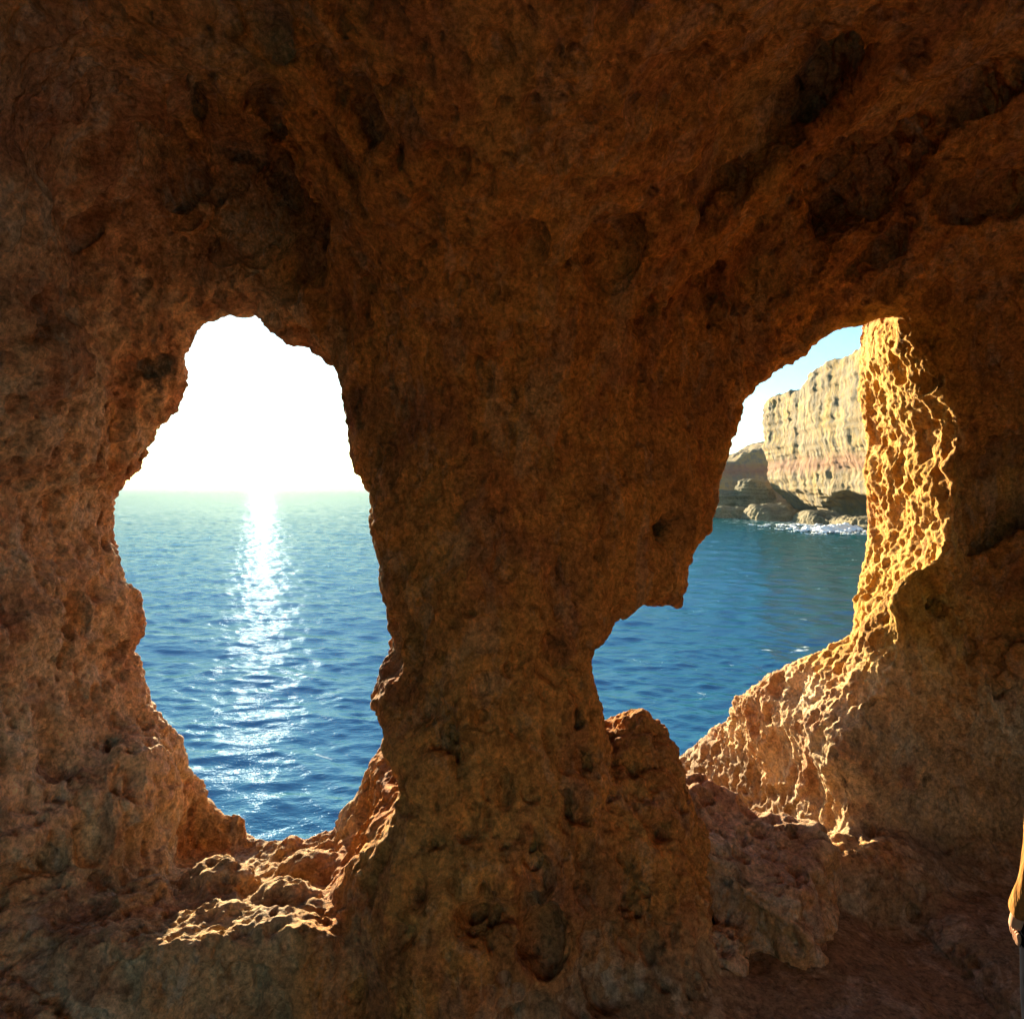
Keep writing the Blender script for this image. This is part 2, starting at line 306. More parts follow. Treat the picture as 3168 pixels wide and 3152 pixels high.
def ell(x, y, z, c, r, ang=0.0, rag=0.0):
    """ellipsoid, turned by ang in the x-z plane; approximate distance"""
    dx, dy, dz = x - c[0], y - c[1], z - c[2]
    ca, sa = math.cos(ang), math.sin(ang)
    u = dx * ca + dz * sa; v = -dx * sa + dz * ca
    k = np.sqrt((u / r[0]) ** 2 + (dy / r[1]) ** 2 + (v / r[2]) ** 2)
    if rag: k = k + rag * (np.sin(11 * x + 6 * z + 3 * y) + 0.8 * np.sin(17 * z - 9 * x + 1.3) + 0.6 * np.sin(29 * x + 23 * z + 11 * y) + 0.5 * np.sin(37 * z - 31 * x))
    return (k - 1) * min(r)
PITS = []
def field(x, y, z, pits=True):
    """negative inside the rock"""
    face = (look(TF, x, z) - y) * 0.9
    lx = np.where(y > 2, -1.45 - 0.36 * (y - 2), -1.45 - 0.3 * (2 - y)) - 0.10 * np.cos(2.2 * z + 1.5 * y) + 0.07 * np.sin(3.1 * z + 1)
    left = x - lx
    ceil = 2.05 - 0.10 * np.cos(1.3 * x) - 0.12 * y * (y > 0) - z
    floor = z - FLOOR
    right = 3.6 - x
    back = y + 2.5  # unseen rear wall, set close to strengthen the bounced light
    r = smin(face, ceil, 0.8); r = smin(r, left, 0.35); r = smin(r, right, 0.8); r = smin(r, back, 0.6)
    r = smin(r, floor, 0.22)
    # ledge of broken rock on the floor of the left opening
    led = smax(smax(z + 1.84 + 0.26 * (y - 3), 2.80 - y + 0.06 * np.sin(5 * x), 0.08), np.maximum(x + 0.70, -3.2 - x), 0.2)
    for c, q in (((-1.42, 3.42, -1.95), (.20, .15, .12)), ((-1.05, 3.25, -1.93), (.15, .12, .09)), ((-1.70, 3.15, -1.92), (.18, .20, .16)), ((-1.02, 3.62, -2.0), (.2, .12, .10)), ((-1.98, 3.6, -1.8), (.22, .4, .5)), ((-0.98, 3.02, -1.92), (.12, .10, .09)), ((-1.30, 3.08, -1.88), (.10, .09, .07))):
        led = smin(led, ell(x, y, z, c, q), 0.04)
    r = smin(r, led, 0.12)
    # hollow over the ledge, between the left wall and the foot of the pillar
    cv = smax(smax(x - (-0.88 + 0.44 * (z + 1.9)), -1.78 - 0.25 * (y - 3) - x, 0.15), smax(-1.86 - z, z + 1.3, 0.1), 0.08)
    cv = smax(cv, y - 3.78, 0.1); cv = cv + 0.05 * np.sin(7 * z + 3 * y)
    r = smax(r, -cv, 0.06)
    # buttress running out under the right opening
    xf = 1.86 - 0.20 * (y - 4.15) + 0.22 * (z - FLOOR) + 0.10 * np.sin(5 * z)
    b1 = xf - x; b2 = z - (-1.30 - 0.83 * (y - 5) + 0.45 * (x - xf)); b3 = 4.1 - y
    but = smax(smax(b1, b2 * 0.75, 0.16), smax(b3, y - 6.4, 0.1), 0.07)
    # outer face of the headland the cave is in
    out = y - np.maximum(4.55, 4.15 + 0.56 * x)
    r = smax(r, out, 0.15)
    # the two openings
    t = y - YL
    wl_ = look(TL, x + 0.0 * t, z) - np.where(t > 0, 0.75 * t, -0.16 * t) - 0.015
    r = smax(r, -wl_, 0.10)
    t = y - (RW_A + RW_B * x)
    wr_ = look(TR, x, z) - np.where(t > 0, 0.80 * t, -(0.0 - 0.22 * ss(0.45, 1.0, z)) * t) - 0.03 * ss(1.9, 1.4, x)
    r = smax(r, -wr_, 0.12)
    nb = smax(smax(2.80 + 0.03 * np.sin(6 * z) - x, np.abs(z + 0.60) - 0.90, 0.10), np.maximum(y - 4.50, 3.0 - y), 0.10)
    r = smax(r, -nb, 0.05)
    r = smin(r, smax(led, y - 3.86, 0.05), 0.05)
    r = smin(r, but, 0.08)
    r = smin(r, ell(x, y, z, (2.0, 4.0, -2.3), (.5, .30, .33)), 0.10)  # added lump that keeps direct sun off the floor at right
    r = smin(r, ell(x, y, z, (0.62, 3.80, -2.0), (0.36, 0.50, 0.76)), 0.10)
    r = smin(r, ell(x, y, z, (0.72, 3.38, -2.35), (0.26, 0.40, 0.75)), 0.15)
    if pits:
        for c, rr, a in PITS:
            m = (abs(x - c[0]) < max(rr) + .1) & (abs(y - c[1]) < max(rr) + .1) & (abs(z - c[2]) < max(rr) + .1)
            if m.any():
                r[m] = smax(r[m], -ell(x[m], y[m], z[m], c, rr, a, 0.09), 0.025)
    return r
def hit(px, py, y0=1.0):
    """where the sight line through a picture point meets the rock"""
    Y = y0
    for _ in range(90):
        p = pt(px, py, Y); f = float(field(*[np.array([q]) for q in p])[0])
        if f < 0.004: break
        Y += max(f * 0.6, 0.004)
        if Y > 7: break
    return pt(px, py, Y)
# pockets: picture point, half sizes in picture points, depth (m), turn
PK = [(760,640,300,380,.30,0),(530,500,75,170,.22,0),(585,290,60,50,.15,0),(803,315,90,40,.16,.2),(850,370,50,60,.15,0),(720,451,60,35,.12,0),(890,570,32,95,.18,.42),
      (1120,330,62,110,.18,.1),(1018,250,50,90,.14,-.1),(1035,455,45,70,.15,.2),(1101,540,38,60,.14,.3),(803,50,85,75,.18,0),(662,17,50,30,.12,0),(1035,33,32,45,.1,0),
      (1242,455,38,48,.08,0),(460,1123,65,50,.14,.3),(115,1050,60,32,.10,0),(300,700,60,90,.07,0),(1900,800,105,105,.20,0),(2045,1640,50,60,.16,0),(1713,1793,42,45,.05,0),
      (1400,2300,55,75,.14,.2),(1785,2215,22,42,.1,0),(1808,2365,34,48,.12,0),(1345,2490,18,34,.08,0),(1760,2510,16,60,.08,0),(1480,2850,110,90,.12,0),(1680,2900,80,110,.1,0),
      (457,2610,42,70,.25,0),(336,2303,32,25,.10,0),(60,2760,110,80,.25,-.3),(1560,2430,30,80,.06,.1),(1650,2600,28,70,.05,0),(1950,2750,60,90,.07,0),
      (2370,400,400,120,.32,.80),(2230,640,200,70,.12,1.1),(2500,680,400,160,.34,.72),(2330,880,110,80,.16,1.0),(2760,400,300,80,.16,.45),(2850,290,190,60,.16,.30),(3000,620,260,90,.12,.15),(3090,235,120,70,.2,.1),(2700,790,120,48,.12,.7),(2440,870,150,60,.12,.8),
      (2940,560,170,70,.10,.2),(2160,640,160,30,.08,.9),(2215,950,40,80,.1,-.3),(2110,780,25,28,.06,0),(2000,1000,60,70,.06,0),(1640,780,45,90,.06,0),
      (3100,1700,150,420,.16,0),(2912,1870,30,35,.12,0),(1270,1950,50,70,.04,0),(250,1900,60,120,.06,.2),(180,2300,60,110,.08,.1),(330,1350,60,140,.05,.3)]
for px, py, a, b, dep, ang in PK:
    h = hit(px, py); sc = h[1] / F_PX
    PITS.append((np.array(h), (a * sc, dep * 1.35, b * sc), ang))

xs = np.concatenate([np.arange(-3.6, -2.75, .1), np.arange(-2.7, 3.30, .02), np.arange(3.34, 4.3, .08)])
ys = np.concatenate([np.arange(-3.7, 1.5, .13), np.arange(1.55, 2.2, .04), np.arange(2.2, 5.3, .02), np.arange(5.33, 6.7, .04)])
zs = np.concatenate([np.arange(-3.2, -2.5, .1), np.arange(-2.45, 2.1, .02), np.arange(2.15, 2.8, .08)])
G = np.empty((len(xs), len(ys), len(zs)), np.float32)
for i in range(0, len(xs), 12):
    X, Y, Z = np.meshgrid(xs[i:i + 12], ys, zs, indexing='ij'); G[i:i + 12] = field(X, Y, Z)
V, Q = nets(G, xs, ys, zs); del G
V, Q = subdiv(V, Q, 1)
N = vnormals(V, Q)

def rock_disp(P, N, rough, cav, calm):
    """rough: 0 smooth pillar .. 1 honeycombed rock; calm: keeps window outlines"""
    d = 0.07 * fbm(P, 0.8, 2, 3) * calm + 0.040 * fbm(P, (0.30, 0.30, 0.45), 3, 11)
    rg = 1 - np.abs(fbm(P, (0.20, 0.20, 0.34), 3, 21)) * 2
    d = d + 0.020 * rg * (0.35 + rough)
    d = d + 0.020 * fbm(P, 0.060, 3, 31) * (0.5 + rough)
    Pw = P + 0.03 * np.stack([perlin(P, .1, 41), perlin(P, .1, 42), perlin(P, .1, 43)], 1)
    for s, thr, dep in ((0.42, .62, .05), (0.22, .62, .055), (0.115, .45, .036), (0.062, .30, .022)):
        w1, w2, rid = worley(Pw, (s, s, s * 1.5), int(s * 100))
        r = 0.20 + 0.28 * rid
        d = d - dep * (rid > thr) * ss(1.0, 0.68, w1 / r) * (0.85 + 0.45 * rough)
    w1, w2, rid = worley(Pw, (0.085, 0.085, 0.12), 5)
    d = d + rough * 0.022 * (w1 - 0.45)
    for s, sd in ((0.15, 71), (0.085, 72)):
        w1, w2, rid = worley(Pw, (s, s, s * 1.4), sd)
        d = d - rough * s * 0.24 * ss(1.0, 0.35, w1 / (0.25 + 0.35 * rid)) * (rid > .35)
    d = d + rough * 0.020 * fbm(P, .03, 2, 77)
    w1, w2, rid = worley(Pw, (0.04, 0.04, 0.055), 6)
    d = d + rough * 0.018 * (w1 - 0.45)
    return d
x, y, z = V.T
front = ss(1.2, 2.2, y)
t_r = y - (RW_A + RW_B * x)
rough = 0.12 + 0.62 * ss(1.7, 2.1, x) * ss(3.95, 4.25, y) * ss(1.2, 0.7, z)     # right jamb and buttress
rough = np.maximum(rough, 0.5 * ss(-0.75, -1.0, x) * ss(-1.5, -1.8, z))          # left ledge
rough = np.maximum(rough, 0.35 * ss(-1.1, -1.5, x) * ss(1.5, 0.5, z))
rough = np.maximum(rough, 0.45 * (y > 5.0))
rough = np.maximum(rough, 0.45 * ss(0.1, 0.3, x) * ss(-0.9, -1.3, z) * ss(1.6, 1.2, x))
rough = rough * (1 - 0.9 * ((z < FLOOR + 0.12) & (N[:, 2] > 0.8)))
edge = np.minimum(np.abs(look(TL, x, z)), np.abs(look(TR, x, z)))
calm = 0.25 + 0.75 * ss(0.0, 0.35, edge)
calm = calm * (1 - 0.6 * (rough > .55))
d = rock_disp(V, N, rough, 0, calm)
d = d * (1 - 0.55 * ss(1.7, 2.1, x) * ss(3.95, 4.25, y) * ss(1.2, 0.9, z)) * (1 - 0.35 * ss(-0.75, -0.95, x) * ss(-1.5, -1.8, z) * ss(2.7, 2.9, y))
flat = ss(FLOOR + 0.25, FLOOR + 0.05, z) * ss(0.5, 0.9, N[:, 2]) * (x > -0.5)
d = d * (1 - 0.8 * flat)
# little holes seen on the pillar
for px, py, r_, dp in [(1899,1231,11,.03),(1984,1285,13,.03),(2116,1318,15,.035),(1838,1387,12,.03),(1977,1366,13,.03),(1862,1464,14,.02),(1824,1522,19,.04),(1845,1711,13,.03),(1838,1725,9,.02),(1865,1100,14,.03),(2060,1180,12,.02),(1790,1640,10,.02),(1960,1560,14,.02),(2085,1500,12,.02)]:
    h = np.array(hit(px, py)); rr = r_ / F_PX * h[1]
    dist = np.sqrt((V[:, 0] - h[0]) ** 2 + 0.25 * (V[:, 1] - h[1]) ** 2 + (V[:, 2] - h[2]) ** 2)
    d = d - dp * ss(1.5, 0.6, dist / rr)
V = V + N * (d * 1.0)[:, None].astype(np.float32)
N = vnormals(V, Q)
fc = V[Q].mean(1); fn = N[Q].mean(1)
X_, Y_, Z_ = fc.T
jit_ = 0.14 * fbm(fc.astype(np.float32), 0.5, 3, 61); X_ = X_ + jit_; Z_ = Z_ - jit_
# tone of the rock, as vertex weights: pale wall, yellow jamb, cream crust, floor dust
x, y, z = V.T
wob = 0.35 * fbm(V, 0.5, 3, 51)
zn = np.zeros((len(V), 4), np.float32)
zn[:, 0] = ss(-0.9, -1.5, x + wob) * ss(2.2, 0.9, z + wob)
zn[:, 1] = ss(1.6, 2.1, x + 0.3 * wob) * ss(2.85, 2.45, x + 0.2 * wob) * ss(3.9, 4.15, y) * ss(1.3, 0.9, z) * ss(-1.6, -1.1, z + 0.5 * wob)
zn[:, 2] = np.maximum(ss(1.0, 1.3, x) * ss(3.9, 4.1, y) * ss(-0.9, -1.4, z + 0.5 * wob), ss(-0.75, -0.95, x) * ss(-1.5, -1.8, z + 0.4 * wob) * ss(2.7, 2.9, y))
zn[:, 0] = np.maximum(zn[:, 0], ss(1.0, 0.2, y))  # unseen rear of the cave, made pale to bounce more light inward
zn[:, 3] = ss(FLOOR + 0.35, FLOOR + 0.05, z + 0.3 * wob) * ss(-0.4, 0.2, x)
# who is who
ZT = 0.95
lab = np.full(len(Q), 0)                                   # 0 ceiling
xmid_r = 1.45                                              # top of right opening, between pillar and right wall
low = Z_ < ZT
lab[low & (X_ < -0.95)] = 1                                # left wall
lab[low & (X_ >= -0.95) & (X_ < 1.45)] = 2                 # pillar
lab[low & (X_ >= 1.45)] = 3                                # right wall
lab[(Z_ < -1.62 + 0.10 * (X_ + 1.0)) & (X_ < -0.82) & (X_ > -1.78 + 0.12 * (Y_ - 3) ) & (Y_ > 2.4)] = 4   # ledge
lab[(Y_ > 4.02) & (X_ > 1.2) & (Z_ < -1.02) & ~((X_ > 2.45) )] = 5                                      # buttress
lab[(Z_ < FLOOR + 0.10) & (fn[:, 2] > 0.55) & ~np.isin(lab, (4, 5))] = 6                                # floor
lab[(Y_ < 1.2) & (lab != 6)] = 7                                                                        # rear of the cave
lab[(Y_ < 1.2) & (Z_ > 1.3)] = 0
SPEC = {0: ('cave_ceiling', M_cave), 1: ('cave_wall', M_cave), 2: ('rock_pillar', M_cave), 3: ('cave_wall', M_cave), 4: ('rock_ledge', M_cave),
        5: ('rock_buttress', M_cave), 6: ('cave_floor', M_cave), 7: ('cave_wall', M_cave)}
LBL = {1: ('pale rough cave wall left of the tall opening with sea behind', 'cave wall'),
       2: ('thick brown rock pillar standing between the two openings to the sea', 'rock pillar'),
       3: ('yellow sunlit pitted rock jamb and dark wall right of the cliff view', 'cave wall'),
       4: ('broken sunlit rock ledge on the floor of the tall left opening', 'rock ledge'),
       5: ('cream crusted sunlit rock sill rising to the right jamb', 'rock sill'),
       7: ('unseen rear cave wall facing the openings, made pale to bounce light', 'cave wall')}
def tag(o, label=None, cat=None, group=None, kind=None):
    if label: o['label'] = label
    if cat: o['category'] = cat
    if group: o['group'] = group
    if kind: o['kind'] = kind
    return o
def link_mesh(name, V, Q, mat, N=None, parent=None):
    me = mesh_np(name, V, Q); me.materials.append(mat)
    if N is not None: me.normals_split_custom_set_from_vertices(N)
    o = bpy.data.objects.new(name, me); C.objects.link(o)
    if parent: o.parent = parent
    return o
# tidy stray islands of labels: majority vote among face neighbours through vertices
for _ in range(6):
    vt = np.zeros((len(V), 8), np.float32)
    np.add.at(vt, (Q.ravel(), np.repeat(lab, 4)), 1)
    lab = vt[Q].sum(1).argmax(1)
for k, (nm, mt) in SPEC.items():
    q = Q[lab == k]
    u, inv = np.unique(q, return_inverse=True)
    o = link_mesh(nm, V[u], inv.reshape(q.shape), mt, N[u])
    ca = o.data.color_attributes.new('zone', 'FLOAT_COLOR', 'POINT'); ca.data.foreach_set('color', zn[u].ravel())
    if k in LBL: tag(o, *LBL[k])
    else: tag(o, kind='structure')
del V, N, Q

# ------------------------------------------------------------------ loose rocks made the same way
def rock(name, fn_, lo, hi, step, mat, amp=1.0, rough=0.4, sub=1, size=1.0):
    ax = [np.arange(lo[k], hi[k] + step, step) for k in range(3)]
    X, Y, Z = np.meshgrid(*ax, indexing='ij'); Gd = fn_(X, Y, Z).astype(np.float32)
    V, Q = nets(Gd, *ax)
    if sub: V, Q = subdiv(V, Q, sub)
    N = vnormals(V, Q)
    V = V + N * (amp * size * rock_disp(V / size, N, rough, 0, 1.0))[:, None]
    return link_mesh(name, V, Q, mat)
def f_slab(x, y, z):
    a = math.radians(-30); dx, dy = x - 1.20, y - 3.72
    u = dx * math.cos(a) + dy * math.sin(a); v = -dx * math.sin(a) + dy * math.cos(a); w_ = z + 1.99 + 0.24 * u - 0.12 * v + 0.03 * np.sin(9 * u + 4 * v)
    q = [np.abs(u) - 0.33, np.abs(v) - 0.27, np.abs(w_) - 0.08]
    d = np.sqrt(sum(np.maximum(k, 0) ** 2 for k in q)) + np.minimum(np.maximum(np.maximum(q[0], q[1]), q[2]), 0) - 0.08
    d = smin(d, ell(x, y, z, (0.96, 3.92, -1.90), (0.20, 0.16, 0.22)), 0.06)
    d = smin(d, ell(x, y, z, (0.98, 3.30, -2.22), (0.18, 0.16, 0.17)), 0.05)
    return smin(d, ell(x, y, z, (1.30, 3.62, -2.25), (0.34, 0.25, 0.24)), 0.08)
o = rock('boulder', f_slab, (0.4, 2.7, -2.6), (2.4, 4.8, -1.4), 0.025, M_cave, 1.0, 0.2)
_n = np.empty(len(o.data.vertices) * 3, np.float32); o.data.vertices.foreach_get('normal', _n); _n = _n.reshape(-1, 3)
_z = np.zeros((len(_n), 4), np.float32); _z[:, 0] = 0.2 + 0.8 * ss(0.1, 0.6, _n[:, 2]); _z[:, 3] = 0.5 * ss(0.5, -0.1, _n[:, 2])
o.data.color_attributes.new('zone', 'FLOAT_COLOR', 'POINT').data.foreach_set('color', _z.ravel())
tag(o, 'rough reddish brown rock slab lying in shade between the pillar foot and the sunlit sill', 'boulder')
# ------------------------------------------------------------------ the headland across the water
def cliff_mat():
    m, n, l, b = nodes('layered_cliff')
    co = n.new('ShaderNodeTexCoord').outputs['Object']
    sep = n.new('ShaderNodeSeparateXYZ'); l.new(co, sep.inputs[0])
    big = noise_n(n, l, co, 0.12, 5, 0.6, 0.5)
    r1 = ramp(n, [(0.38, (0.23, 0.17, 0.10)), (0.5, (0.29, 0.205, 0.10)), (0.65, (0.34, 0.235, 0.09))]); l.new(big.outputs[0], r1.inputs[0])
    shade_nz = noise_n(n, l, mapping(n, l, co, (0.35, 0.35, 0.12)), 2.0, 7, 0.65)
    f = ramp(n, [(0.47, (0, 0, 0)), (0.56, (0.75,) * 3)]); l.new(shade_nz.outputs[0], f.inputs[0])
    c = mix(n, l, r1.outputs[0], (0.165, 0.145, 0.11), f.outputs[0])  # grey patches: shadow on the face, put into the colour
    # the reddish band about 11 m up, the dark tide line at the foot
    wob = noise_n(n, l, co, 0.25, 6, 0.7)
    h = n.new('ShaderNodeMath'); h.operation = 'MULTIPLY_ADD'; l.new(wob.outputs[0], h.inputs[0]); h.inputs[1].default_value = 5.0; l.new(sep.outputs[2], h.inputs[2])
    mr = n.new('ShaderNodeMapRange'); mr.inputs[1].default_value = -7.0; mr.inputs[2].default_value = 28.0; l.new(h.outputs[0], mr.inputs[0])
    band = ramp(n, [(0.33, (0, 0, 0)), (0.39, (0.62,) * 3), (0.42, (0.5,) * 3), (0.455, (0, 0, 0))]); l.new(mr.outputs[0], band.inputs[0])
    c = mix(n, l, c, (0.27, 0.11, 0.07), band.outputs[0])
    foot = ramp(n, [(0.10, (0.9,) * 3), (0.17, (0, 0, 0))]); l.new(mr.outputs[0], foot.inputs[0])
    c = mix(n, l, c, (0.13, 0.11, 0.065), foot.outputs[0])
    l.new(c, b.inputs['Base Color']); b.inputs['Roughness'].default_value = 0.95; b.inputs['Specular IOR Level'].default_value = 0.1
    nz = noise_n(n, l, mapping(n, l, co, (1, 1, 0.5)), 1.2, 9, 0.7)
    bp = n.new('ShaderNodeBump'); bp.inputs['Distance'].default_value = 0.6; l.new(nz.outputs[0], bp.inputs['Height']); l.new(bp.outputs[0], b.inputs['Normal'])
    return m
M_cliff = cliff_mat()
M_shore = rock_mat('dark_wet_rock', (0.20, 0.16, 0.09), (0.30, 0.25, 0.15), (0.10, 0.085, 0.05), (0.26, 0.20, 0.09), size=8.0, bump=2)
def f_cliff(x, y, z):
    zz = z - SEA
    xf = 59.0 - (165 - y) * 0.025 + 0.35 * np.maximum(0, 9 - zz) * ss(120, 160, y) + 1.6 * np.exp(-((zz - 12) / 2.0) ** 2) * 0.4
    xf = xf + 4.0 * np.maximum(0, 1 - zz / 6.0)
    top = 26.6 + (165 - y) * 0.05 + 1.6 * ss(143, 139, y) + SEA
    a = smax(xf - x, z - top, 0.2)
    end = y - (165 - 0.5 * np.maximum(0, 14 - zz) * 0.6)
    a = smax(a, end, 0.4)
    # slanting overhung recess low on the face and the sea cave below it
    u = y - 128; a = smax(a, -ell(x, y, z, (57.5, 122, SEA + 1.5), (9, 17, 4.6)), 0.5)
    a = smax(a, -ell(x, y, z, (56.6, 118, SEA + 9.0), (3.2, 18, 5)), 0.5)
    return a
def rock_far(name, fn_, lo, hi, step, mat, amp, sub, label, cat, strat=True, bush=True):
    ax = [np.arange(lo[k], hi[k] + step, step) for k in range(3)]
    X, Y, Z = np.meshgrid(*ax, indexing='ij'); V, Q = nets(fn_(X, Y, Z).astype(np.float32), *ax)
    V, Q = subdiv(V, Q, sub); N = vnormals(V, Q)
    d = 0.7 * fbm(V, (12, 12, 14), 2, 3) + 0.22 * fbm(V, (2.6, 2.6, 5.5), 3, 9) + 0.15 * fbm(V, (0.9, 0.9, 1.7), 2, 14)
    if strat: d = d + 0.40 * perlin(V, (30, 30, 1.2), 6) + 0.22 * perlin(V, (9, 9, 0.55), 16) - 0.45 * ss(0.15, 0.5, perlin(V, (7, 7, 14), 26)) + 0.12 * perlin(V, (2.0, 2.0, 0.5), 46)
    w1, w2, rid = worley(V, (3.0, 3.0, 4.0), 3); d = d - 0.35 * (rid > .8) * ss(1, .4, w1 / (0.15 + .25 * rid))
    V = V + N * (amp * d)[:, None]
    if bush: V[:, 2] += ss(0.6, 0.9, N[:, 2]) * 0.5 * np.maximum(0, fbm(V, 1.3, 2, 36))
    return tag(link_mesh(name, V, Q, mat), label, cat)
rock_far('sea_cliff', f_cliff, (50, 92, SEA - 2.5), (90, 172, 24), 0.7, M_cliff, 0.9, 1, 'tall sheer yellow cliff with a reddish band across the water', 'cliff')
def f_far(x, y, z):
    top = SEA + 10.2 + 0.42 * np.maximum(0, x - 51) * (x < 80) + 0.4 * np.sin(x * .9)
    return smax(smax(z - top, (186 + 0.2 * np.sin(x)) - y + 0.7 * np.maximum(0, z - SEA - 4), 1.0), 40 - x, 2.0)
rock_far('sea_cliff', f_far, (36, 182, SEA - 2.5), (84, 214, 22), 0.8, M_cliff, 0.6, 1, 'low distant cliff stepping down behind the tall one', 'cliff')
def ell_rock(c, r, label, step=0.33, seed=0):
    f = lambda x, y, z: smax(ell(x, y, z, c, r), z - (c[2] + r[2] * 0.8), 0.6)
    rock_far('shore_rock', f, tuple(c[k] - r[k] - 1.5 for k in range(3)), tuple(c[k] + r[k] + 1.5 for k in range(3)), step, M_shore, 1.1, 1, label, 'rock', bush=False)
ell_rock((58.0, 128, SEA - 0.3), (3.4, 19, 2.9), 'long dark wet shelf under the sea cave of the tall cliff')
def at_sea(px, D): return (px - CX) / F_PX * D
ell_rock((at_sea(2245, 176), 176, SEA + 1.5), (5.0, 6, 5.2), 'rounded dark rock at the water below the low distant cliff')
ell_rock((at_sea(2335, 170), 170, SEA + 2.0), (5.2, 7, 8.0), 'domed brown rock beside the foot of the tall cliff')
ell_rock((at_sea(2290, 158), 160, SEA + 0.3), (9.5, 6, 2.2), 'flat dark shelf of rock stretching out left at the waterline')
ell_rock((at_sea(2390, 148), 148, SEA + 0.2), (5.5, 8, 3.6), 'weedy low rock platform in front of the tall cliff foot')

# ------------------------------------------------------------------ sea
def sea_mat():
    m, n, l, b = nodes('sea_water')
    co = n.new('ShaderNodeTexCoord').outputs['Object']
    sep = n.new('ShaderNodeSeparateXYZ'); l.new(co, sep.inputs[0])
    nz = noise_n(n, l, mapping(n, l, co, (0.9, 1.5, 1)), 1.6, 5, 0.6)
    n2 = noise_n(n, l, mapping(n, l, co, (0.8, 1.4, 1)), 6.0, 3, 0.55)
    bp = n.new('ShaderNodeBump'); bp.inputs['Distance'].default_value = 0.045; bp.inputs['Strength'].default_value = 1.0; l.new(nz.outputs[0], bp.inputs['Height'])
    bp2 = n.new('ShaderNodeBump'); bp2.inputs['Distance'].default_value = 0.012; l.new(n2.outputs[0], bp2.inputs['Height']); l.new(bp.outputs[0], bp2.inputs['Normal'])
    l.new(bp2.outputs[0], b.inputs['Normal'])
    # foam streaks in the bay by the cliff
    fo = noise_n(n, l, mapping(n, l, co, (0.5, 1.0, 1)), 0.55, 9, 0.72, 1.5)
    ax = n.new('ShaderNodeMapRange'); ax.inputs[1].default_value = 30; ax.inputs[2].default_value = 62; l.new(sep.outputs[0], ax.inputs[0])
    ay = n.new('ShaderNodeMapRange'); ay.inputs[1].default_value = 60; ay.inputs[2].default_value = 125; l.new(sep.outputs[1], ay.inputs[0])
    pr = n.new('ShaderNodeMath'); pr.operation = 'MULTIPLY'; l.new(ax.outputs[0], pr.inputs[0]); l.new(ay.outputs[0], pr.inputs[1])
    ad = n.new('ShaderNodeMath'); ad.operation = 'MULTIPLY_ADD'; l.new(pr.outputs[0], ad.inputs[0]); ad.inputs[1].default_value = 0.20; l.new(fo.outputs[0], ad.inputs[2])
    fr = ramp(n, [(0.66, (0, 0, 0)), (0.72, (1, 1, 1))]); l.new(ad.outputs[0], fr.inputs[0])
    c = mix(n, l, (0.0015, 0.048, 0.056), (0.75, 0.78, 0.78), fr.outputs[0])
    b.inputs['Specular IOR Level'].default_value = 0.0; l.new(c, b.inputs['Base Color'])
    fr_ = n.new('ShaderNodeFresnel'); fr_.inputs['IOR'].default_value = 1.33; l.new(bp2.outputs[0], fr_.inputs['Normal'])
    cl = n.new('ShaderNodeMath'); cl.operation = 'MULTIPLY'; l.new(fr_.outputs[0], cl.inputs[0]); cl.inputs[1].default_value = 0.42
    c2 = n.new('ShaderNodeMath'); c2.operation = 'MINIMUM'; l.new(cl.outputs[0], c2.inputs[0]); c2.inputs[1].default_value = 0.21
    inv = n.new('ShaderNodeMath'); inv.operation = 'SUBTRACT'; inv.inputs[0].default_value = 1.0; inv.use_clamp = True; l.new(fr.outputs[0], inv.inputs[1])
    fm = n.new('ShaderNodeMath'); fm.operation = 'MULTIPLY'; l.new(c2.outputs[0], fm.inputs[0]); l.new(inv.outputs[0], fm.inputs[1])
    gl = n.new('ShaderNodeBsdfGlossy'); gl.inputs['Roughness'].default_value = 0.03; gl.inputs['Color'].default_value = (0.54, 0.70, 0.95, 1); l.new(bp2.outputs[0], gl.inputs['Normal'])
    ms = n.new('ShaderNodeMixShader'); l.new(fm.outputs[0], ms.inputs[0]); l.new(b.outputs[0], ms.inputs[1]); l.new(gl.outputs[0], ms.inputs[2])
    l.new(ms.outputs[0], n['Material Output'].inputs[0])
    rr = n.new('ShaderNodeMapRange'); rr.inputs[3].default_value = 0.03; rr.inputs[4].default_value = 0.7; l.new(fr.outputs[0], rr.inputs[0]); l.new(rr.outputs[0], b.inputs['Roughness'])
    return m
M_sea = sea_mat()
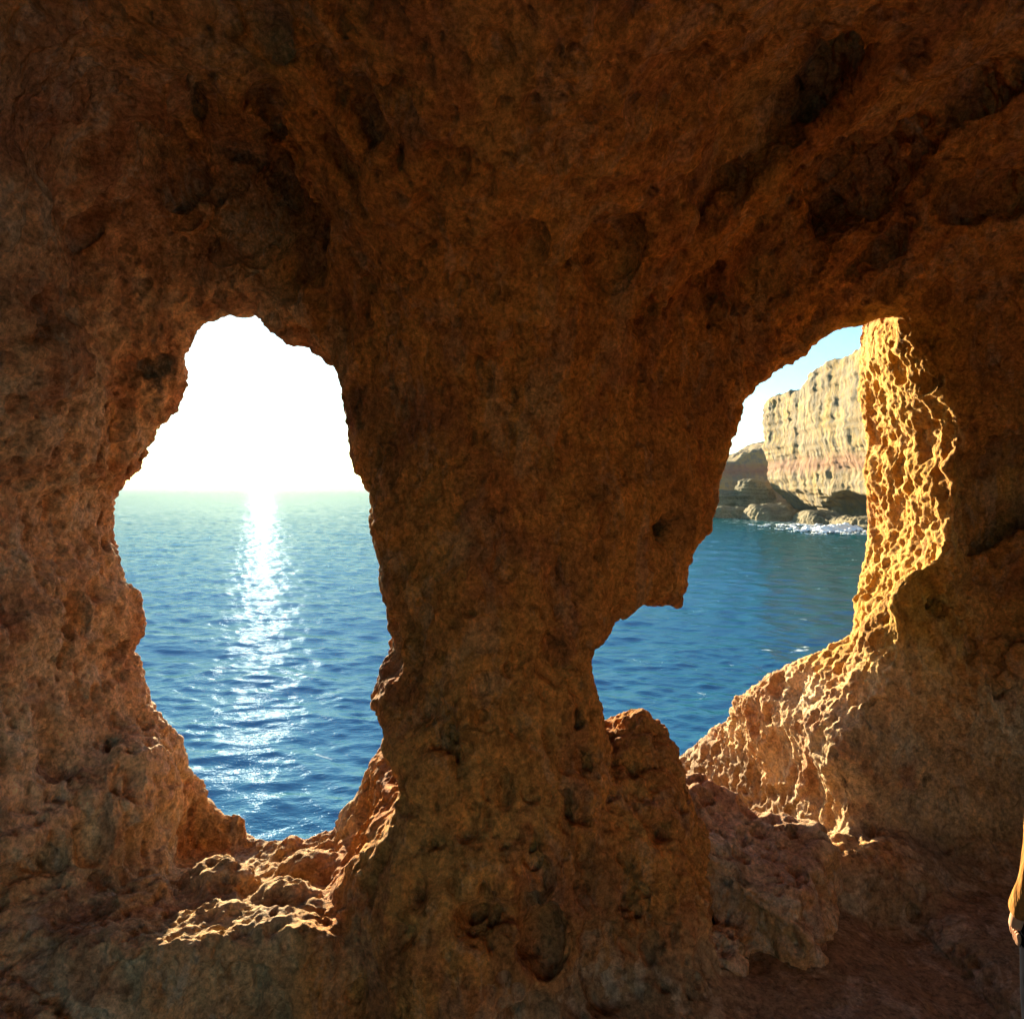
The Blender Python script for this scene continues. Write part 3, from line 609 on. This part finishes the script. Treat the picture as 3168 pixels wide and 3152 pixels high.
def build_sea():
    th = np.radians(np.concatenate([np.arange(-52, 52, 0.11), np.arange(52, 308, 4.0)]))   # from straight ahead
    py = np.linspace(1400, 38, 640); r = np.concatenate([[0.5, 4, 8], -SEA * F_PX / py, np.geomspace(430, 30000, 40)])
    R, T = np.meshgrid(r, th, indexing='ij')
    X = R * np.sin(T); Y = R * np.cos(T); Z = np.zeros_like(X); dX = np.zeros_like(X); dY = np.zeros_like(X)
    rs = np.random.RandomState(3)
    fade = 1 - ss(250, 430, R)
    for i in range(80):
        L = 0.45 * (9 / 0.45) ** rs.rand(); a = math.radians(-100 + rs.normal() * 42)   # swell direction
        if i < 3: L = (16, 11, 8)[i]
        k = 2 * math.pi / L; amp = 0.0036 * L ** 0.85 * (0.6 + 0.8 * rs.rand()) * (1.0 if L < 1.2 else 0.8 if L < 3 else 0.28)
        ph = rs.rand() * 6.28 + k * (X * math.cos(a) + Y * math.sin(a))
        cut = ss(5.0, 2.0, R * 0.0022 * 4 / L) * fade
        Z += amp * np.cos(ph) * cut; dX += -0.8 * amp * math.cos(a) * np.sin(ph) * cut; dY += -0.8 * amp * math.sin(a) * np.sin(ph) * cut
    P = np.stack([X + dX, Y + dY, Z + SEA], -1).reshape(-1, 3)
    nr, nt = R.shape
    i, j = np.meshgrid(np.arange(nr - 1), np.arange(nt), indexing='ij'); j2 = (j + 1) % nt
    Qs = np.stack([i * nt + j, i * nt + j2, (i + 1) * nt + j2, (i + 1) * nt + j], -1).reshape(-1, 4)[:, ::-1]
    o = link_mesh('sea', P, Qs, M_sea); tag(o, kind='structure')
build_sea()

# broken white water where the swell meets the shelf
m_foam, n_, l_, b_ = nodes('sea_foam'); b_.inputs['Base Color'].default_value = (0.80, 0.83, 0.84, 1); b_.inputs['Roughness'].default_value = 0.9
def f_wave(x, y, z):
    u = x - 51.5; v = y - (113 + 0.9 * u)
    h = 0.6 * np.exp(-(v / 1.9) ** 2) * ss(-7, -1, u) * ss(8, 3, u) + 0.25 * np.exp(-(v / 4.5) ** 2) * ss(-9, -2, u) * ss(9, 6, u)
    return z - (SEA - 0.05 + h) + 0.25 * np.sin(x * 2.2 + y) * 0.4
ax = [np.arange(42, 62, .12), np.arange(100, 128, .2), np.arange(SEA - 0.8, SEA + 2.4, .12)]
X, Y, Z = np.meshgrid(*ax, indexing='ij'); V, Q = nets(f_wave(X, Y, Z).astype(np.float32), *ax)
N = vnormals(V, Q); V = V + N * (0.35 * fbm(V, 1.6, 5, 8, 0.65))[:, None]
Q = Q[(V[Q][:, :, 2].mean(1) > SEA + 0.12)]
u_, inv_ = np.unique(Q, return_inverse=True)
tag(link_mesh('breaking_wave', V[u_], inv_.reshape(Q.shape), m_foam), 'white foam of a wave breaking below the tall cliff', 'foam', kind='stuff')

# ------------------------------------------------------------------ the person at the right edge
def simple(name, col, rough=0.85, wave=0.0):
    m, n, l, b = nodes(name); co = n.new('ShaderNodeTexCoord').outputs['Object']
    nz = noise_n(n, l, co, 18, 6, 0.6); rp = ramp(n, [(0.3, tuple(c * 0.85 for c in col)), (0.7, tuple(min(1, c * 1.12) for c in col))]); l.new(nz.outputs[0], rp.inputs[0])
    l.new(rp.outputs[0], b.inputs['Base Color']); b.inputs['Roughness'].default_value = rough; b.inputs['Specular IOR Level'].default_value = 0.05
    if wave:
        w_ = noise_n(n, l, mapping(n, l, co, (3, 3, 1)), 7, 3, 0.5); bp = n.new('ShaderNodeBump'); bp.inputs['Distance'].default_value = wave
        l.new(w_.outputs[0], bp.inputs['Height']); l.new(bp.outputs[0], b.inputs['Normal'])
    if rough > .85:
        df = n.new('ShaderNodeBsdfDiffuse'); l.new(rp.outputs[0], df.inputs[0]); l.new(df.outputs[0], n['Material Output'].inputs[0])
        if wave: l.new(bp.outputs[0], df.inputs['Normal'])
    return m
M_skin = simple('skin', (0.45, 0.25, 0.16), 0.5); M_shirt = simple('cotton_shirt', (0.24, 0.11, 0.036), 0.9, 0.03)
M_jean = simple('dark_denim', (0.006, 0.006, 0.008), 0.9, 0.01); M_hair = simple('brown_hair', (0.05, 0.03, 0.02), 0.6); M_shoe = simple('dark_shoe', (0.04, 0.035, 0.03), 0.6)
def skinned(name, vs, es, rad, mat, parent, root=0, sub=2):
    me = bpy.data.meshes.new(name); me.from_pydata([Vector(v) for v in vs], es, []); o = bpy.data.objects.new(name, me); C.objects.link(o)
    o.modifiers.new('skin', 'SKIN').use_smooth_shade = True
    ms = o.modifiers.new('sub', 'SUBSURF'); ms.levels = sub; ms.render_levels = sub
    for i, q in enumerate(me.skin_vertices[0].data):
        q.radius = rad[i] if isinstance(rad[i], tuple) else (rad[i], rad[i]); q.use_root = (i == root)
    dg = bpy.context.evaluated_depsgraph_get(); nm = bpy.data.meshes.new_from_object(o.evaluated_get(dg))
    bpy.data.objects.remove(o); nm.materials.clear(); nm.materials.append(mat); nm.name = name
    for p in nm.polygons: p.use_smooth = True
    o = bpy.data.objects.new(name, nm); C.objects.link(o); o.parent = parent
    return o
root = bpy.data.objects.new('person', None); C.objects.link(root); root.location = (1.895, 2.38, FLOOR); root.rotation_euler = (0, 0, math.radians(6)); root.scale = (0.85,) * 3
tag(root, 'person in a tan shirt and dark trousers cut off by the right edge', 'person')
# joints in the figure's own frame; it faces the openings (+y); metres above the floor
J = dict(pelvis=(0, 0, .90), waist=(0, .0, 1.04), chest=(0, .01, 1.24), neck=(0, .0, 1.42), chin=(0, .02, 1.49), head=(0, .02, 1.58), crown=(0, .01, 1.67))
bv = list(J.values()); be = [(i, i + 1) for i in range(6)]; br = [(.15, .11), (.125, .095), (.155, .105), (.055, .055), (.06, .07), (.078, .095), (.055, .065)]
def limb(pts, rads, start, bv, be, br):
    p = start
    for q, r_ in zip(pts, rads): bv.append(q); br.append(r_); be.append((p, len(bv) - 1)); p = len(bv) - 1
    return p
limb([(-.12, .0, 1.37), (-.175, -.02, 1.06), (-.185, .06, .86), (-.19, .07, .80)], [.05, .038, .028, .026], 2, bv, be, br)
limb([(.15, .0, 1.37), (.21, .0, 1.10), (.22, .06, .86), (.22, .08, .79)], [.05, .038, .028, .026], 2, bv, be, br)
for s_ in (-1, 1): limb([(s_ * .09, 0, .80), (s_ * .095, .01, .46), (s_ * .10, -.02, .10), (s_ * .105, .10, .05)], [.085, .055, .038, .035], 0, bv, be, br)
body = skinned('body', bv, be, br, M_skin, root)
for s_, base in ((-1, (-.19, .07, .80)), (1, (.22, .08, .79))):      # fingers, rooted in the palm
    for k in range(5):
        a = (base[0] + (k - 2) * .016 * (1 if s_ > 0 else .4), base[1] + (.0 if s_ > 0 else (k - 2) * .016), base[2]); L_ = (.055, .075, .082, .075, .055)[k]
        fx, fz = (0.35 * L_, -.9 * L_) if s_ < 0 else (0, -L_)
        skinned('finger', [a, (a[0] + fx * .5, a[1] + .008, a[2] + fz * .5), (a[0] + fx * .8, a[1] + .012, a[2] + fz)], [(0, 1), (1, 2)], [.010, .009, .007], M_skin, body, sub=1)
# shirt: loose trunk and long sleeves; the left sleeve stands out at the elbow
sv = [(0, 0, .82), (0, 0, 1.04), (0, .01, 1.24), (0, 0, 1.385)]; se = [(0, 1), (1, 2), (2, 3)]; sr = [(.175, .13), (.16, .125), (.17, .12), (.085, .075)]
limb([(-.12, .0, 1.36), (-.145, -.01, 1.20), (-.18, -.02, 1.02), (-.185, .03, .93), (-.185, .06, .85)], [.066, .062, .060, .054, .044], 2, sv, se, sr)
limb([(.165, .0, 1.36), (.20, 0, 1.22), (.21, .0, 1.08), (.22, .06, .90)], [.072, .066, .058, .042], 2, sv, se, sr)
skinned('shirt', sv, se, sr, M_shirt, root)
tv = [(0, 0, .93), (0, 0, .86)]; te = [(0, 1)]; tr = [(.185, .13), (.195, .135)]
for s_ in (-1, 1): limb([(s_ * .105, 0, .74), (s_ * .11, .01, .46), (s_ * .10, -.01, .12)], [.105, .085, .07], 1, tv, te, tr)
skinned('trousers', tv, te, tr, M_jean, root)
skinned('hair', [(0, -.02, 1.56), (0, -.03, 1.63), (0, .0, 1.685)], [(0, 1), (1, 2)], [(.085, .07), (.088, .10), (.06, .075)], M_hair, root)
for s_ in (-1, 1): skinned('shoe', [(s_ * .10, -.05, .055), (s_ * .105, .06, .05), (s_ * .11, .17, .04)], [(0, 1), (1, 2)], [.048, .046, .036], M_shoe, root)
for s_ in (-1, 1):
    skinned('ear', [(s_ * .082, .0, 1.545), (s_ * .088, -.01, 1.575), (s_ * .084, -.012, 1.60)], [(0, 1), (1, 2)], [.010, .014, .010], M_skin, body, sub=1)
skinned('nose', [(0, .105, 1.60), (0, .125, 1.565)], [(0, 1)], [.011, .016], M_skin, body, sub=1)

# ------------------------------------------------------------------ sea air: far water fades into the glare
mh = bpy.data.materials.new('sea_air'); mh.use_nodes = True; hn = mh.node_tree.nodes; hl = mh.node_tree.links
hn.remove(hn['Principled BSDF']); pv = hn.new('ShaderNodeVolumePrincipled')
pv.inputs['Color'].default_value = (0.86, 0.93, 1.0, 1); pv.inputs['Density'].default_value = 2.8e-5; pv.inputs['Anisotropy'].default_value = 0.55
hl.new(pv.outputs[0], hn['Material Output'].inputs['Volume'])
bm = bmesh.new(); bmesh.ops.create_cube(bm, size=1.0)
for v in bm.verts: v.co = Vector((v.co.x * 64000, v.co.y * 64000, SEA - 4 + (v.co.z + 0.5) * 60))
me = bpy.data.meshes.new('haze'); bm.to_mesh(me); bm.free(); me.materials.append(mh)
hz = bpy.data.objects.new('haze', me); C.objects.link(hz); tag(hz, 'bright thin sea haze over the far water', 'haze', kind='stuff')
